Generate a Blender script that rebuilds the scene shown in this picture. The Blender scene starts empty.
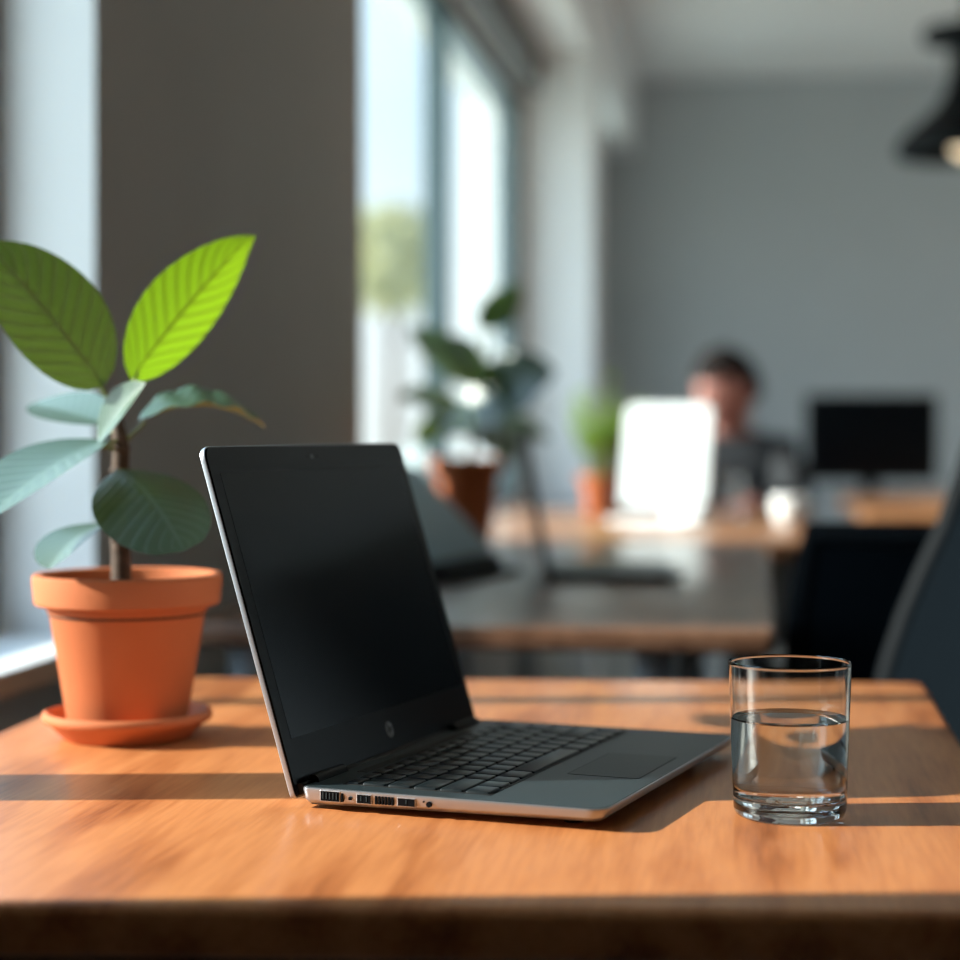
import bpy, bmesh, math, random
from mathutils import Vector, Matrix

C = bpy.context.scene.collection
PI = math.pi
random.seed(7)

# ------------------------------------------------------------------ camera, sky, sun, exposure
YAW = math.radians(8.0)            # the room's long axis runs 8 degrees to the right of the view
FPX = 1950.0
CAMZ = 0.988
TOP = 0.75                         # table top height

def W(xc, zc, z):
    """metres right of / in front of the viewpoint, height -> room coordinates"""
    return Vector((xc*math.cos(YAW) - zc*math.sin(YAW), xc*math.sin(YAW) + zc*math.cos(YAW), z))

def P(px, py, zc):
    return W((px-480)*zc/FPX, zc, CAMZ - (py-427)*zc/FPX)

def DIR(x, up, near):
    """direction given as right, up, towards the viewer"""
    v = W(x, -near, 0); v.z = up
    return v.normalized()

scene = bpy.context.scene
cam_d = bpy.data.cameras.new('camera')
cam = bpy.data.objects.new('camera', cam_d); C.objects.link(cam)
cam.location = (0, 0, CAMZ)
cam.rotation_euler = (PI/2, 0, YAW)
cam_d.sensor_width = 36
cam_d.lens = FPX/960*36
cam_d.shift_y = -53/960
cam_d.clip_start = 0.05; cam_d.clip_end = 300
cam_d.dof.use_dof = True
cam_d.dof.focus_distance = 1.225
cam_d.dof.aperture_fstop = 3.3
scene.camera = cam

world = bpy.data.worlds.new('sky'); scene.world = world
world.use_nodes = True
wn = world.node_tree.nodes; wl = world.node_tree.links
wn.clear()
wo = wn.new('ShaderNodeOutputWorld'); wb = wn.new('ShaderNodeBackground')
wt = wn.new('ShaderNodeTexCoord'); ws = wn.new('ShaderNodeSeparateXYZ')
wr = wn.new('ShaderNodeValToRGB')
wl.new(wt.outputs['Generated'], ws.inputs[0]); wl.new(ws.outputs['Z'], wr.inputs[0])
e = wr.color_ramp.elements
e[0].position = 0.0; e[0].color = (0.94, 0.985, 0.98, 1)
e[1].position = 0.6; e[1].color = (0.55, 0.75, 1.0, 1)
m_ = e.new(0.05); m_.color = (0.90, 0.97, 1.0, 1)
m_ = e.new(0.15); m_.color = (0.72, 0.89, 1.0, 1)
wl.new(wr.outputs[0], wb.inputs[0])
wd = wn.new('ShaderNodeVectorMath'); wd.operation = 'DOT_PRODUCT'; wd.inputs[1].default_value = (-0.89, -0.16, 0.42)
wl.new(wt.outputs['Generated'], wd.inputs[0])
wm = wn.new('ShaderNodeMapRange')            # brighter sky on the sun's side
wm.inputs[1].default_value = -0.1; wm.inputs[2].default_value = 1.0; wm.inputs[3].default_value = 1.15; wm.inputs[4].default_value = 4.6
wl.new(wd.outputs['Value'], wm.inputs[0]); wl.new(wm.outputs[0], wb.inputs[1])
wl.new(wb.outputs[0], wo.inputs[0])

SUN_AZ = math.radians(10.0)        # travels along +X, 10 degrees towards +Y
SUN_EL = math.radians(25.0)
sd = bpy.data.lights.new('sun', 'SUN'); sun = bpy.data.objects.new('sun', sd); C.objects.link(sun)
sd.energy = 13.0; sd.angle = math.radians(0.7); sd.color = (1.0, 0.93, 0.82)
tv = Vector((math.cos(SUN_AZ)*math.cos(SUN_EL), math.sin(SUN_AZ)*math.cos(SUN_EL), -math.sin(SUN_EL)))
sun.rotation_euler = tv.to_track_quat('-Z', 'Y').to_euler()
sun.location = (-6, 0, 5)
sd.cycles.is_caustics_light = True

vs = scene.view_settings
vs.view_transform = 'Standard'; vs.look = 'None'; vs.exposure = 0.0; vs.gamma = 1.0
vs.use_curve_mapping = False
scene.cycles.filter_width = 1.0

# ------------------------------------------------------------------ materials
def new_mat(name):
    m = bpy.data.materials.new(name); m.use_nodes = True
    nt = m.node_tree
    return m, nt.nodes, nt.links, nt.nodes['Principled BSDF']

def mat(name, col, rough=0.5, metal=0.0, spec=0.5, vary=0.0, scale=20.0, bump=0.0, coat=0.0, coat_rough=0.1, emit=None, emit_s=0.0, stretch=(1, 1, 1)):
    m, n, l, b = new_mat(name)
    b.inputs['Base Color'].default_value = (*col, 1)
    b.inputs['Roughness'].default_value = rough
    b.inputs['Metallic'].default_value = metal
    b.inputs['Specular IOR Level'].default_value = spec
    b.inputs['Coat Weight'].default_value = coat
    b.inputs['Coat Roughness'].default_value = coat_rough
    if vary or bump:
        tc = n.new('ShaderNodeTexCoord'); mp = n.new('ShaderNodeMapping')
        mp.inputs['Scale'].default_value = stretch
        nz = n.new('ShaderNodeTexNoise'); nz.inputs['Scale'].default_value = scale
        nz.inputs['Detail'].default_value = 5
        l.new(tc.outputs['Object'], mp.inputs[0]); l.new(mp.outputs[0], nz.inputs['Vector'])
        if vary:
            mx = n.new('ShaderNodeMix'); mx.data_type = 'RGBA'
            mx.inputs[6].default_value = (*[c*(1-vary) for c in col], 1)
            mx.inputs[7].default_value = (*[min(1, c*(1+vary)) for c in col], 1)
            l.new(nz.outputs['Fac'], mx.inputs[0]); l.new(mx.outputs[2], b.inputs['Base Color'])
        if bump:
            bp = n.new('ShaderNodeBump'); bp.inputs['Strength'].default_value = bump
            bp.inputs['Distance'].default_value = 0.002
            l.new(nz.outputs['Fac'], bp.inputs['Height']); l.new(bp.outputs[0], b.inputs['Normal'])
    if emit:
        b.inputs['Emission Color'].default_value = (*emit, 1)
        b.inputs['Emission Strength'].default_value = emit_s
    return m

def wood(name, dark, mid, light, rough=0.32, coat=0.25, scale=1.0):
    m, n, l, b = new_mat(name)
    tc = n.new('ShaderNodeTexCoord')
    mp = n.new('ShaderNodeMapping'); mp.inputs['Scale'].default_value = (9*scale, 1.3*scale, 9*scale)
    l.new(tc.outputs['Object'], mp.inputs[0])
    n1 = n.new('ShaderNodeTexNoise'); n1.inputs['Scale'].default_value = 1.6; n1.inputs['Detail'].default_value = 3
    l.new(mp.outputs[0], n1.inputs['Vector'])
    # growth rings: bands warped by broad noise
    mul = n.new('ShaderNodeMath'); mul.operation = 'MULTIPLY'; mul.inputs[1].default_value = 15
    l.new(n1.outputs['Fac'], mul.inputs[0])
    sn = n.new('ShaderNodeMath'); sn.operation = 'SINE'; l.new(mul.outputs[0], sn.inputs[0])
    rg = n.new('ShaderNodeMapRange'); rg.inputs[1].default_value = -1; rg.inputs[2].default_value = 1
    l.new(sn.outputs[0], rg.inputs[0])
    # fine pores
    mp2 = n.new('ShaderNodeMapping'); mp2.inputs['Scale'].default_value = (240, 16, 240)
    l.new(tc.outputs['Object'], mp2.inputs[0])
    n2 = n.new('ShaderNodeTexNoise'); n2.inputs['Scale'].default_value = 1.0; n2.inputs['Detail'].default_value = 4
    l.new(mp2.outputs[0], n2.inputs['Vector'])
    mixf = n.new('ShaderNodeMix'); mixf.data_type = 'FLOAT'; mixf.inputs[0].default_value = 0.6
    l.new(rg.outputs[0], mixf.inputs[2]); l.new(n2.outputs['Fac'], mixf.inputs[3])
    rp = n.new('ShaderNodeValToRGB')
    el = rp.color_ramp.elements
    el[0].position = 0.22; el[0].color = (*dark, 1)
    el[1].position = 0.75; el[1].color = (*light, 1)
    q = el.new(0.46); q.color = (*mid, 1)
    l.new(mixf.outputs[0], rp.inputs[0]); l.new(rp.outputs[0], b.inputs['Base Color'])
    b.inputs['Roughness'].default_value = rough
    b.inputs['Coat Weight'].default_value = coat; b.inputs['Coat Roughness'].default_value = 0.16
    b.inputs['Specular IOR Level'].default_value = 0.3
    bp = n.new('ShaderNodeBump'); bp.inputs['Strength'].default_value = 0.12; bp.inputs['Distance'].default_value = 0.001
    l.new(n2.outputs['Fac'], bp.inputs['Height']); l.new(bp.outputs[0], b.inputs['Normal'])
    return m

def leaf_mat(name, top, vein, under, trans, rough=0.32, tmix=0.4):
    m, n, l, b = new_mat(name)
    uv = n.new('ShaderNodeUVMap'); sp = n.new('ShaderNodeSeparateXYZ'); l.new(uv.outputs[0], sp.inputs[0])
    def mt(op, a, bb=None):
        k = n.new('ShaderNodeMath'); k.operation = op
        for i, v in enumerate((a, bb)):
            if v is None: continue
            if isinstance(v, (int, float)): k.inputs[i].default_value = v
            else: l.new(v, k.inputs[i])
        return k.outputs[0]
    au = mt('ABSOLUTE', mt('SUBTRACT', sp.outputs[0], 0.5))          # 0 midrib .. 0.5 edge
    ph = mt('SUBTRACT', mt('MULTIPLY', sp.outputs[1], 11.0), mt('MULTIPLY', au, 5.0))
    fr = mt('ABSOLUTE', mt('SUBTRACT', mt('FRACT', ph), 0.5))
    v1 = n.new('ShaderNodeMapRange'); v1.inputs[1].default_value = 0.0; v1.inputs[2].default_value = 0.24
    v1.inputs[3].default_value = 0.75; v1.inputs[4].default_value = 0.0; l.new(fr, v1.inputs[0])
    v2 = n.new('ShaderNodeMapRange'); v2.inputs[1].default_value = 0.012; v2.inputs[2].default_value = 0.035
    v2.inputs[3].default_value = 1.0; v2.inputs[4].default_value = 0.0; l.new(au, v2.inputs[0])
    vf = mt('MAXIMUM', v1.outputs[0], v2.outputs[0])
    nz = n.new('ShaderNodeTexNoise'); nz.inputs['Scale'].default_value = 60
    tc = n.new('ShaderNodeTexCoord'); l.new(tc.outputs['Object'], nz.inputs['Vector'])
    c0 = n.new('ShaderNodeMix'); c0.data_type = 'RGBA'
    c0.inputs[6].default_value = (*[k*0.75 for k in top], 1); c0.inputs[7].default_value = (*[k*1.25 for k in top], 1)
    l.new(nz.outputs['Fac'], c0.inputs[0])
    c1 = n.new('ShaderNodeMix'); c1.data_type = 'RGBA'
    l.new(vf, c1.inputs[0]); l.new(c0.outputs[2], c1.inputs[6]); c1.inputs[7].default_value = (*vein, 1)
    geo = n.new('ShaderNodeNewGeometry')
    c2 = n.new('ShaderNodeMix'); c2.data_type = 'RGBA'
    l.new(geo.outputs['Backfacing'], c2.inputs[0]); l.new(c1.outputs[2], c2.inputs[6]); c2.inputs[7].default_value = (*under, 1)
    l.new(c2.outputs[2], b.inputs['Base Color'])
    b.inputs['Roughness'].default_value = rough; b.inputs['Specular IOR Level'].default_value = 0.85
    b.inputs['Coat Weight'].default_value = 0.6 if tmix < 0.16 else 0.0; b.inputs['Coat Roughness'].default_value = 0.36
    bp = n.new('ShaderNodeBump'); bp.inputs['Strength'].default_value = 0.35; bp.inputs['Distance'].default_value = 0.0015
    bp.invert = True
    l.new(vf, bp.inputs['Height']); l.new(bp.outputs[0], b.inputs['Normal'])
    tr = n.new('ShaderNodeBsdfTranslucent')
    tcx = n.new('ShaderNodeMix'); tcx.data_type = 'RGBA'
    l.new(vf, tcx.inputs[0]); tcx.inputs[6].default_value = (*trans, 1)
    tcx.inputs[7].default_value = (trans[0]*0.40, trans[1]*0.30, trans[2]*0.5, 1); l.new(tcx.outputs[2], tr.inputs[0])
    ms = n.new('ShaderNodeMixShader'); ms.inputs[0].default_value = tmix
    l.new(b.outputs[0], ms.inputs[1]); l.new(tr.outputs[0], ms.inputs[2])
    l.new(ms.outputs[0], n['Material Output'].inputs[0])
    return m

def glass(name, ior, col=(1, 1, 1), rough=0.0):
    m, n, l, b = new_mat(name)
    g = n.new('ShaderNodeBsdfGlass'); g.inputs['IOR'].default_value = ior
    g.inputs['Color'].default_value = (*col, 1); g.inputs['Roughness'].default_value = rough
    l.new(g.outputs[0], n['Material Output'].inputs[0])
    return m

def pane_mat(name, tint):
    m, n, l, b = new_mat(name)
    t = n.new('ShaderNodeBsdfTransparent'); t.inputs[0].default_value = (*tint, 1)
    g = n.new('ShaderNodeBsdfGlossy'); g.inputs['Roughness'].default_value = 0.02
    f = n.new('ShaderNodeLayerWeight'); f.inputs[0].default_value = 0.5
    pw = n.new('ShaderNodeMath'); pw.operation = 'POWER'; pw.inputs[1].default_value = 5; l.new(f.outputs['Facing'], pw.inputs[0])
    ma = n.new('ShaderNodeMath'); ma.operation = 'MULTIPLY_ADD'; ma.inputs[1].default_value = 0.25; ma.inputs[2].default_value = 0.03
    l.new(pw.outputs[0], ma.inputs[0])
    x = n.new('ShaderNodeMixShader'); l.new(ma.outputs[0], x.inputs[0])
    l.new(t.outputs[0], x.inputs[1]); l.new(g.outputs[0], x.inputs[2])
    l.new(x.outputs[0], n['Material Output'].inputs[0])
    return m

M = {}
M['wall'] = mat('grey_plaster', (0.40, 0.405, 0.40), 0.85, vary=0.08, scale=3, bump=0.05)
M['wall_back'] = mat('grey_wall_paint', (0.52, 0.545, 0.555), 0.85, vary=0.06, scale=2)
M['white'] = mat('white_paint', (0.88, 0.88, 0.87), 0.6, vary=0.03, scale=4)
M['pier'] = mat('taupe_grey_wall_paint', (0.43, 0.395, 0.36), 0.85, vary=0.08, scale=3, bump=0.05)
M['ceiling'] = mat('white_ceiling_paint', (0.90, 0.90, 0.89), 0.8, vary=0.03, scale=2)
M['floor'] = mat('pale_grey_carpet', (0.42, 0.41, 0.39), 0.95, vary=0.3, scale=60, bump=0.3)
M['frame'] = mat('teal_grey_window_metal', (0.10, 0.145, 0.155), 0.4, 0.3, vary=0.05)
M['blind'] = mat('grey_blind_fabric', (0.16, 0.165, 0.165), 0.7, vary=0.1, scale=40)
M['pane'] = pane_mat('window_pane_glass', (0.93, 0.96, 0.96))
M['sill_wood'] = wood('sill_wood', (0.42, 0.20, 0.11), (0.54, 0.28, 0.16), (0.64, 0.36, 0.22), 0.5, 0.0)
M['oak'] = wood('honey_oak', (0.25, 0.072, 0.021), (0.42, 0.140, 0.045), (0.56, 0.215, 0.076), 0.34, 0.12)
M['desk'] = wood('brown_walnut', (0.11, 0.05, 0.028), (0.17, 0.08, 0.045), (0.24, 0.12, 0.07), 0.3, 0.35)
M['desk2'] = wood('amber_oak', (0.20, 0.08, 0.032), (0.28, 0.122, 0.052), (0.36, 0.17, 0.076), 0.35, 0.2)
M['steel'] = mat('grey_steel', (0.30, 0.33, 0.36), 0.4, 0.8, vary=0.05)
M['terra'] = mat('terracotta', (0.54, 0.160, 0.060), 0.72, spec=0.25, vary=0.14, scale=14, bump=0.08)
M['soil'] = mat('dark_soil', (0.045, 0.026, 0.016), 0.95, vary=0.6, scale=120, bump=0.8)
M['bark'] = mat('brown_bark', (0.085, 0.05, 0.032), 0.8, vary=0.5, scale=90, bump=0.6, stretch=(1, 1, 2.5))
M['petiole'] = mat('green_petiole', (0.19, 0.23, 0.06), 0.45, vary=0.25, scale=50)
M['leaf_young'] = leaf_mat('young_leaf', (0.16, 0.30, 0.030), (0.30, 0.40, 0.09), (0.17, 0.28, 0.04), (0.22, 0.38, 0.008), 0.38, 0.5)
M['leaf_olive'] = leaf_mat('olive_leaf', (0.10, 0.19, 0.035), (0.22, 0.30, 0.10), (0.13, 0.20, 0.04), (0.17, 0.25, 0.03), 0.34, 0.18)
M['leaf_old'] = leaf_mat('mature_leaf', (0.030, 0.085, 0.050), (0.09, 0.17, 0.11), (0.30, 0.26, 0.05), (0.14, 0.26, 0.04), 0.42, 0.14)
M['herb'] = leaf_mat('herb_leaf', (0.26, 0.44, 0.07), (0.36, 0.52, 0.14), (0.30, 0.46, 0.09), (0.50, 0.70, 0.08), 0.5, 0.4)
M['silver'] = mat('silver_aluminium', (0.44, 0.46, 0.50), 0.33, 0.85, vary=0.03, scale=200)
M['deck'] = mat('slate_deck', (0.018, 0.031, 0.037), 0.44, 0.10, vary=0.05, scale=300)
M['key'] = mat('black_key_plastic', (0.008, 0.013, 0.016), 0.40, spec=0.35)
M['keyside'] = mat('black_keyboard_well', (0.006, 0.007, 0.008), 0.6)
M['bezel'] = mat('black_bezel', (0.004, 0.005, 0.006), 0.3, spec=0.25)
M['screen'] = mat('dark_screen_glass', (0.003, 0.005, 0.007), 0.22, spec=0.22)
M['logo'] = mat('grey_logo_metal', (0.36, 0.38, 0.40), 0.4, 0.3)
M['socket'] = mat('black_socket', (0.003, 0.003, 0.004), 0.7, spec=0.05)
M['black'] = mat('black_plastic', (0.006, 0.007, 0.008), 0.5, spec=0.2)
M['rubber'] = mat('black_rubber', (0.01, 0.01, 0.01), 0.8)
M['trackpad'] = mat('trackpad', (0.014, 0.023, 0.027), 0.44, 0.0, spec=0.3)
M['painted_reflection'] = mat('screen_painted_reflection', (0.27, 0.43, 0.52), 0.4, spec=0.5)  # reflected brightness put into the screen's own colour
M['grey_shell'] = mat('dark_grey_shell', (0.022, 0.030, 0.035), 0.6, spec=0.1)
M['page'] = mat('glowing_white_page', (0.5, 0.55, 0.55), 0.4, emit=(0.86, 1.0, 0.98), emit_s=0.30)
M['whitelid'] = mat('white_laptop_lid', (0.86, 0.88, 0.88), 0.35, vary=0.02)
M['mesh_fabric'] = mat('black_chair_mesh', (0.004, 0.006, 0.008), 0.9, spec=0.0, vary=0.3, scale=300)
M['chair_plastic'] = mat('black_chair_plastic', (0.005, 0.007, 0.009), 0.6, spec=0.08)
M['grey_plastic'] = mat('grey_plastic', (0.16, 0.19, 0.215), 0.45)
M['lamp'] = mat('black_lamp_metal', (0.004, 0.006, 0.008), 0.5, spec=0.15)
M['bulb'] = mat('warm_bulb', (0.9, 0.8, 0.6), 0.3, emit=(1.0, 0.78, 0.5), emit_s=1.3)
M['ceramic'] = mat('white_ceramic', (0.85, 0.85, 0.84), 0.12)
M['skin'] = mat('skin', (0.36, 0.145, 0.11), 0.5, vary=0.08)
M['hair'] = mat('dark_hair', (0.012, 0.008, 0.007), 0.8, spec=0.15, vary=0.4, scale=200)
M['shirt'] = mat('charcoal_cloth', (0.018, 0.021, 0.025), 0.85, vary=0.2, scale=150)
M['trousers'] = mat('navy_cloth', (0.02, 0.025, 0.04), 0.85, vary=0.2, scale=150)
M['shoe'] = mat('brown_shoe', (0.05, 0.03, 0.02), 0.5)
M['eye'] = mat('eye_dark', (0.03, 0.02, 0.02), 0.2)
M['lip'] = mat('lip', (0.42, 0.13, 0.11), 0.5)
M['tumbler'] = glass('clear_glass', 1.47, (0.985, 0.995, 0.995))
M['water'] = glass('water', 1.333, (0.99, 1, 1))
M['lawn'] = mat('pale_paving', (0.60, 0.64, 0.56), 0.9, vary=0.15, scale=2)
M['hazed_tree_leaf'] = mat('hazed_tree_leaf', (0.62, 0.60, 0.36), 0.7, vary=0.3, scale=4)  # haze put into the colour: leaves paled for the bright view
M['hedge_leaf'] = mat('hedge_leaf', (0.30, 0.45, 0.24), 0.7, vary=0.3, scale=4)

# ------------------------------------------------------------------ mesh helpers
def link(name, bm, material, parent=None, smooth=True, angle=40):
    bmesh.ops.recalc_face_normals(bm, faces=bm.faces[:])
    me = bpy.data.meshes.new(name); bm.to_mesh(me); bm.free()
    o = bpy.data.objects.new(name, me); C.objects.link(o)
    mats = material if isinstance(material, (list, tuple)) else [material]
    for m in mats: me.materials.append(m)
    if smooth:
        for p in me.polygons: p.use_smooth = True
        if angle is not None: me.set_sharp_from_angle(angle=math.radians(angle))
    if parent: o.parent = parent
    return o

def tag(o, label=None, cat=None, group=None, kind=None):
    if label: o['label'] = label
    if cat: o['category'] = cat
    if group: o['group'] = group
    if kind: o['kind'] = kind
    return o

def empty(name, loc, rz=0.0):
    o = bpy.data.objects.new(name, None); C.objects.link(o)
    o.empty_display_size = 0.05
    o.location = loc; o.rotation_euler = (0, 0, rz)
    return o

def box(bm, c, s, rot=None, bev=0.0, seg=2):
    r = bmesh.ops.create_cube(bm, size=1.0)
    vsx = r['verts']
    bmesh.ops.scale(bm, vec=s, verts=vsx)
    if bev > 0:
        ed = list({ed for v in vsx for ed in v.link_edges})
        rb = bmesh.ops.bevel(bm, geom=ed, offset=bev, segments=seg, affect='EDGES', profile=0.5)
        vsx = list({v for f in rb['faces'] for v in f.verts} | {v for v in vsx if v.is_valid})
    if rot is not None: bmesh.ops.rotate(bm, cent=(0, 0, 0), matrix=rot, verts=vsx)
    bmesh.ops.translate(bm, vec=c, verts=vsx)
    return vsx

def bx(x0, x1, y0, y1, z0, z1, bm, bev=0.0):
    return box(bm, ((x0+x1)/2, (y0+y1)/2, (z0+z1)/2), (x1-x0, y1-y0, z1-z0), None, bev)

def lathe(bm, prof, seg=48, c=(0, 0, 0), closed=False):
    rings = []
    for r, z in prof:
        if r < 1e-6:
            rings.append([bm.verts.new((c[0], c[1], c[2]+z))])
        else:
            rings.append([bm.verts.new((c[0]+r*math.cos(2*PI*i/seg), c[1]+r*math.sin(2*PI*i/seg), c[2]+z)) for i in range(seg)])
    pairs = list(zip(rings[:-1], rings[1:]))
    if closed: pairs.append((rings[-1], rings[0]))
    for a, b in pairs:
        for i in range(seg):
            j = (i+1) % seg
            if len(a) == 1 and len(b) == 1: continue
            if len(a) == 1: bm.faces.new((a[0], b[i], b[j]))
            elif len(b) == 1: bm.faces.new((a[i], b[0], a[j]))
            else: bm.faces.new((a[i], b[i], b[j], a[j]))

def tube(bm, pts, rad, seg=10, caps=True):
    pts = [Vector(p) for p in pts]
    rs = rad if isinstance(rad, (list, tuple)) else [rad]*len(pts)
    rings = []; up = None
    for i, p in enumerate(pts):
        t = (pts[min(i+1, len(pts)-1)] - pts[max(i-1, 0)]).normalized()
        if up is None:
            up = Vector((0, 0, 1)) if abs(t.z) < 0.9 else Vector((1, 0, 0))
        a = t.cross(up)
        if a.length < 1e-6: a = t.cross(Vector((0, 1, 0.3)))
        a.normalize(); b = a.cross(t).normalized(); up = b
        rings.append([bm.verts.new(p + rs[i]*(math.cos(2*PI*k/seg)*a + math.sin(2*PI*k/seg)*b)) for k in range(seg)])
    for a, b in zip(rings[:-1], rings[1:]):
        for k in range(seg):
            j = (k+1) % seg
            bm.faces.new((a[k], b[k], b[j], a[j]))
    if caps:
        bm.faces.new(rings[0]); bm.faces.new(rings[-1][::-1])

def bez(p0, p1, p2, n):
    return [p0*(1-t)**2 + p1*2*t*(1-t) + p2*t*t for t in [i/n for i in range(n+1)]]

def rounded(corners, r, n=6):
    """outline of a polygon with rounded corners (list of 2D)"""
    out = []
    k = len(corners)
    for i in range(k):
        p = Vector(corners[i]); a = (Vector(corners[i-1])-p).normalized(); b = (Vector(corners[(i+1) % k])-p).normalized()
        rr = r[i] if isinstance(r, (list, tuple)) else r
        s = p + a*rr; q = p + b*rr
        for j in range(n+1):
            t = j/n
            out.append(s*(1-t)**2 + p*2*t*(1-t) + q*t*t)
    return out

def inset(outline, d):
    k = len(outline); out = []
    for i in range(k):
        t = (outline[(i+1) % k]-outline[i-1])
        if t.length < 1e-9: out.append(outline[i].copy()); continue
        t.normalize(); nrm = Vector((-t.y, t.x))
        out.append(outline[i] + nrm*d)      # inward for anticlockwise outlines
    return out

def loft(bm, layers):
    """layers: list of lists of 3D points (same count), capped both ends"""
    rings = [[bm.verts.new(p) for p in L] for L in layers]
    k = len(rings[0])
    for a, b in zip(rings[:-1], rings[1:]):
        for i in range(k):
            j = (i+1) % k
            bm.faces.new((a[i], a[j], b[j], b[i]))
    bm.faces.new(rings[0][::-1]); bm.faces.new(rings[-1])

def slab(bm, outline, z0, z1, bev=0.004, n=4):
    layers = []
    for i in range(n+1):
        a = PI/2*i/n
        layers.append([(p.x, p.y, z0 + bev*(1-math.sin(a))) for p in inset(outline, bev*(1-math.cos(a)))][:])
    lower = [layers[k] for k in range(n, -1, -1)]
    upper = []
    for i in range(n+1):
        a = PI/2*i/n
        upper.append([(p.x, p.y, z1 - bev*(1-math.sin(PI/2-a)) if False else z1 - bev + bev*math.sin(a)) for p in inset(outline, bev*(1-math.cos(a)))])
    loft(bm, lower + upper)

def skin_object(name, verts, edges, radii, material, parent=None, sub=2, extra=None):
    me = bpy.data.meshes.new(name); me.from_pydata([tuple(v) for v in verts], edges, [])
    o = bpy.data.objects.new(name, me); C.objects.link(o)
    sk = o.modifiers.new('skin', 'SKIN'); sk.use_smooth_shade = True
    for i, v in enumerate(me.skin_vertices[0].data):
        r = radii[i]
        v.radius = (r, r) if isinstance(r, (int, float)) else r
        v.use_root = (i == 0)
    ss = o.modifiers.new('sub', 'SUBSURF'); ss.levels = sub; ss.render_levels = sub
    dg = bpy.context.evaluated_depsgraph_get()
    m2 = bpy.data.meshes.new_from_object(o.evaluated_get(dg))
    o.modifiers.clear(); o.data = m2; m2.name = name
    m2.materials.clear(); m2.materials.append(material)
    for p in m2.polygons: p.use_smooth = True
    if parent: o.parent = parent
    return o

# ------------------------------------------------------------------ the room
WX = -0.78                         # inner face of the window wall
WT = 0.20
CEIL = 2.60
Y_BACK = 9.1; Y_FRONT = -2.6; X_RIGHT = 4.2
HEAD = 2.12; SILL = 0.74
W1 = (0.79, 2.243)                 # window beside the table
W2 = (3.85, 6.54)                  # far window
W_FILL = (7.1, 8.4)                   # unseen window added beyond the column to light the back wall

def struct(name, bm, m, parent=None, smooth=False):
    o = link(name, bm, m, parent, smooth=smooth)
    if not parent: o['kind'] = 'structure'
    return o

bm = bmesh.new(); bx(WX-WT, X_RIGHT+0.1, Y_FRONT-0.1, Y_BACK+0.1, -0.1, 0, bm); struct('floor', bm, M['floor'])
bm = bmesh.new(); bx(WX-WT, X_RIGHT+0.1, Y_FRONT-0.1, Y_BACK+0.1, CEIL, CEIL+0.12, bm); struct('ceiling', bm, M['ceiling'])
bm = bmesh.new(); bx(WX-WT, X_RIGHT+0.1, Y_BACK, Y_BACK+0.15, 0, CEIL, bm); struct('wall_back', bm, M['wall_back'])
bm = bmesh.new()
RW_FILL = [(5.7, 8.7)]     # unseen window added in the right-hand wall to brighten the back wall
for a, b in ((Y_FRONT, 5.7), (8.7, Y_BACK)): bx(X_RIGHT, X_RIGHT+0.15, a, b, 0, CEIL, bm)
for a, b in RW_FILL:
    bx(X_RIGHT, X_RIGHT+0.15, a, b, 0, 0.9, bm); bx(X_RIGHT, X_RIGHT+0.15, a, b, 2.4, CEIL, bm)
struct('wall_right', bm, M['wall'])
for k, (a, b) in enumerate(RW_FILL):
    root = empty('window_%d' % (4+k), (X_RIGHT+0.08, (a+b)/2, 0.9)); root['kind'] = 'structure'  # added for fill light, out of view
    h_ = (b-a)/2; f = bmesh.new()
    bx(-0.03, 0.03, -h_, h_, 0, 0.05, f); bx(-0.03, 0.03, -h_, h_, 1.45, 1.5, f)
    for y in (-h_+0.025, 0, h_-0.025): bx(-0.03, 0.03, y-0.025, y+0.025, 0.05, 1.45, f)
    link('window_frame', f, M['frame'], root, smooth=False)
    for y0, y1 in ((-h_+0.05, -0.025), (0.025, h_-0.05)):
        g = bmesh.new(); bx(-0.004, 0.004, y0, y1, 0.05, 1.45, g); link('pane', g, M['pane'], root, smooth=False)
bm = bmesh.new(); bx(WX-WT, X_RIGHT, Y_FRONT-0.15, Y_FRONT, 0, CEIL, bm); struct('wall_front', bm, M['wall'])

bm = bmesh.new()
ys = [Y_FRONT, W1[0], W1[1], W2[0], W2[1], W_FILL[0], W_FILL[1], Y_BACK]
for a, b in ((0, 1), (2, 3), (4, 5), (6, 7)): bx(WX-WT, WX, ys[a], ys[b], 0, CEIL, bm)
for a, b in (W1, W2, W_FILL):
    bx(WX-WT, WX, a, b, 0, SILL-0.03, bm)
    bx(WX-WT, WX, a, b, HEAD, CEIL, bm)
wl_o = struct('wall_left', bm, [M['pier'], M['white']])
for p in wl_o.data.polygons:       # the window reveals are painted white
    if abs(p.normal.y) > 0.9 or (abs(p.normal.z) > 0.9): p.material_index = 1

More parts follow.
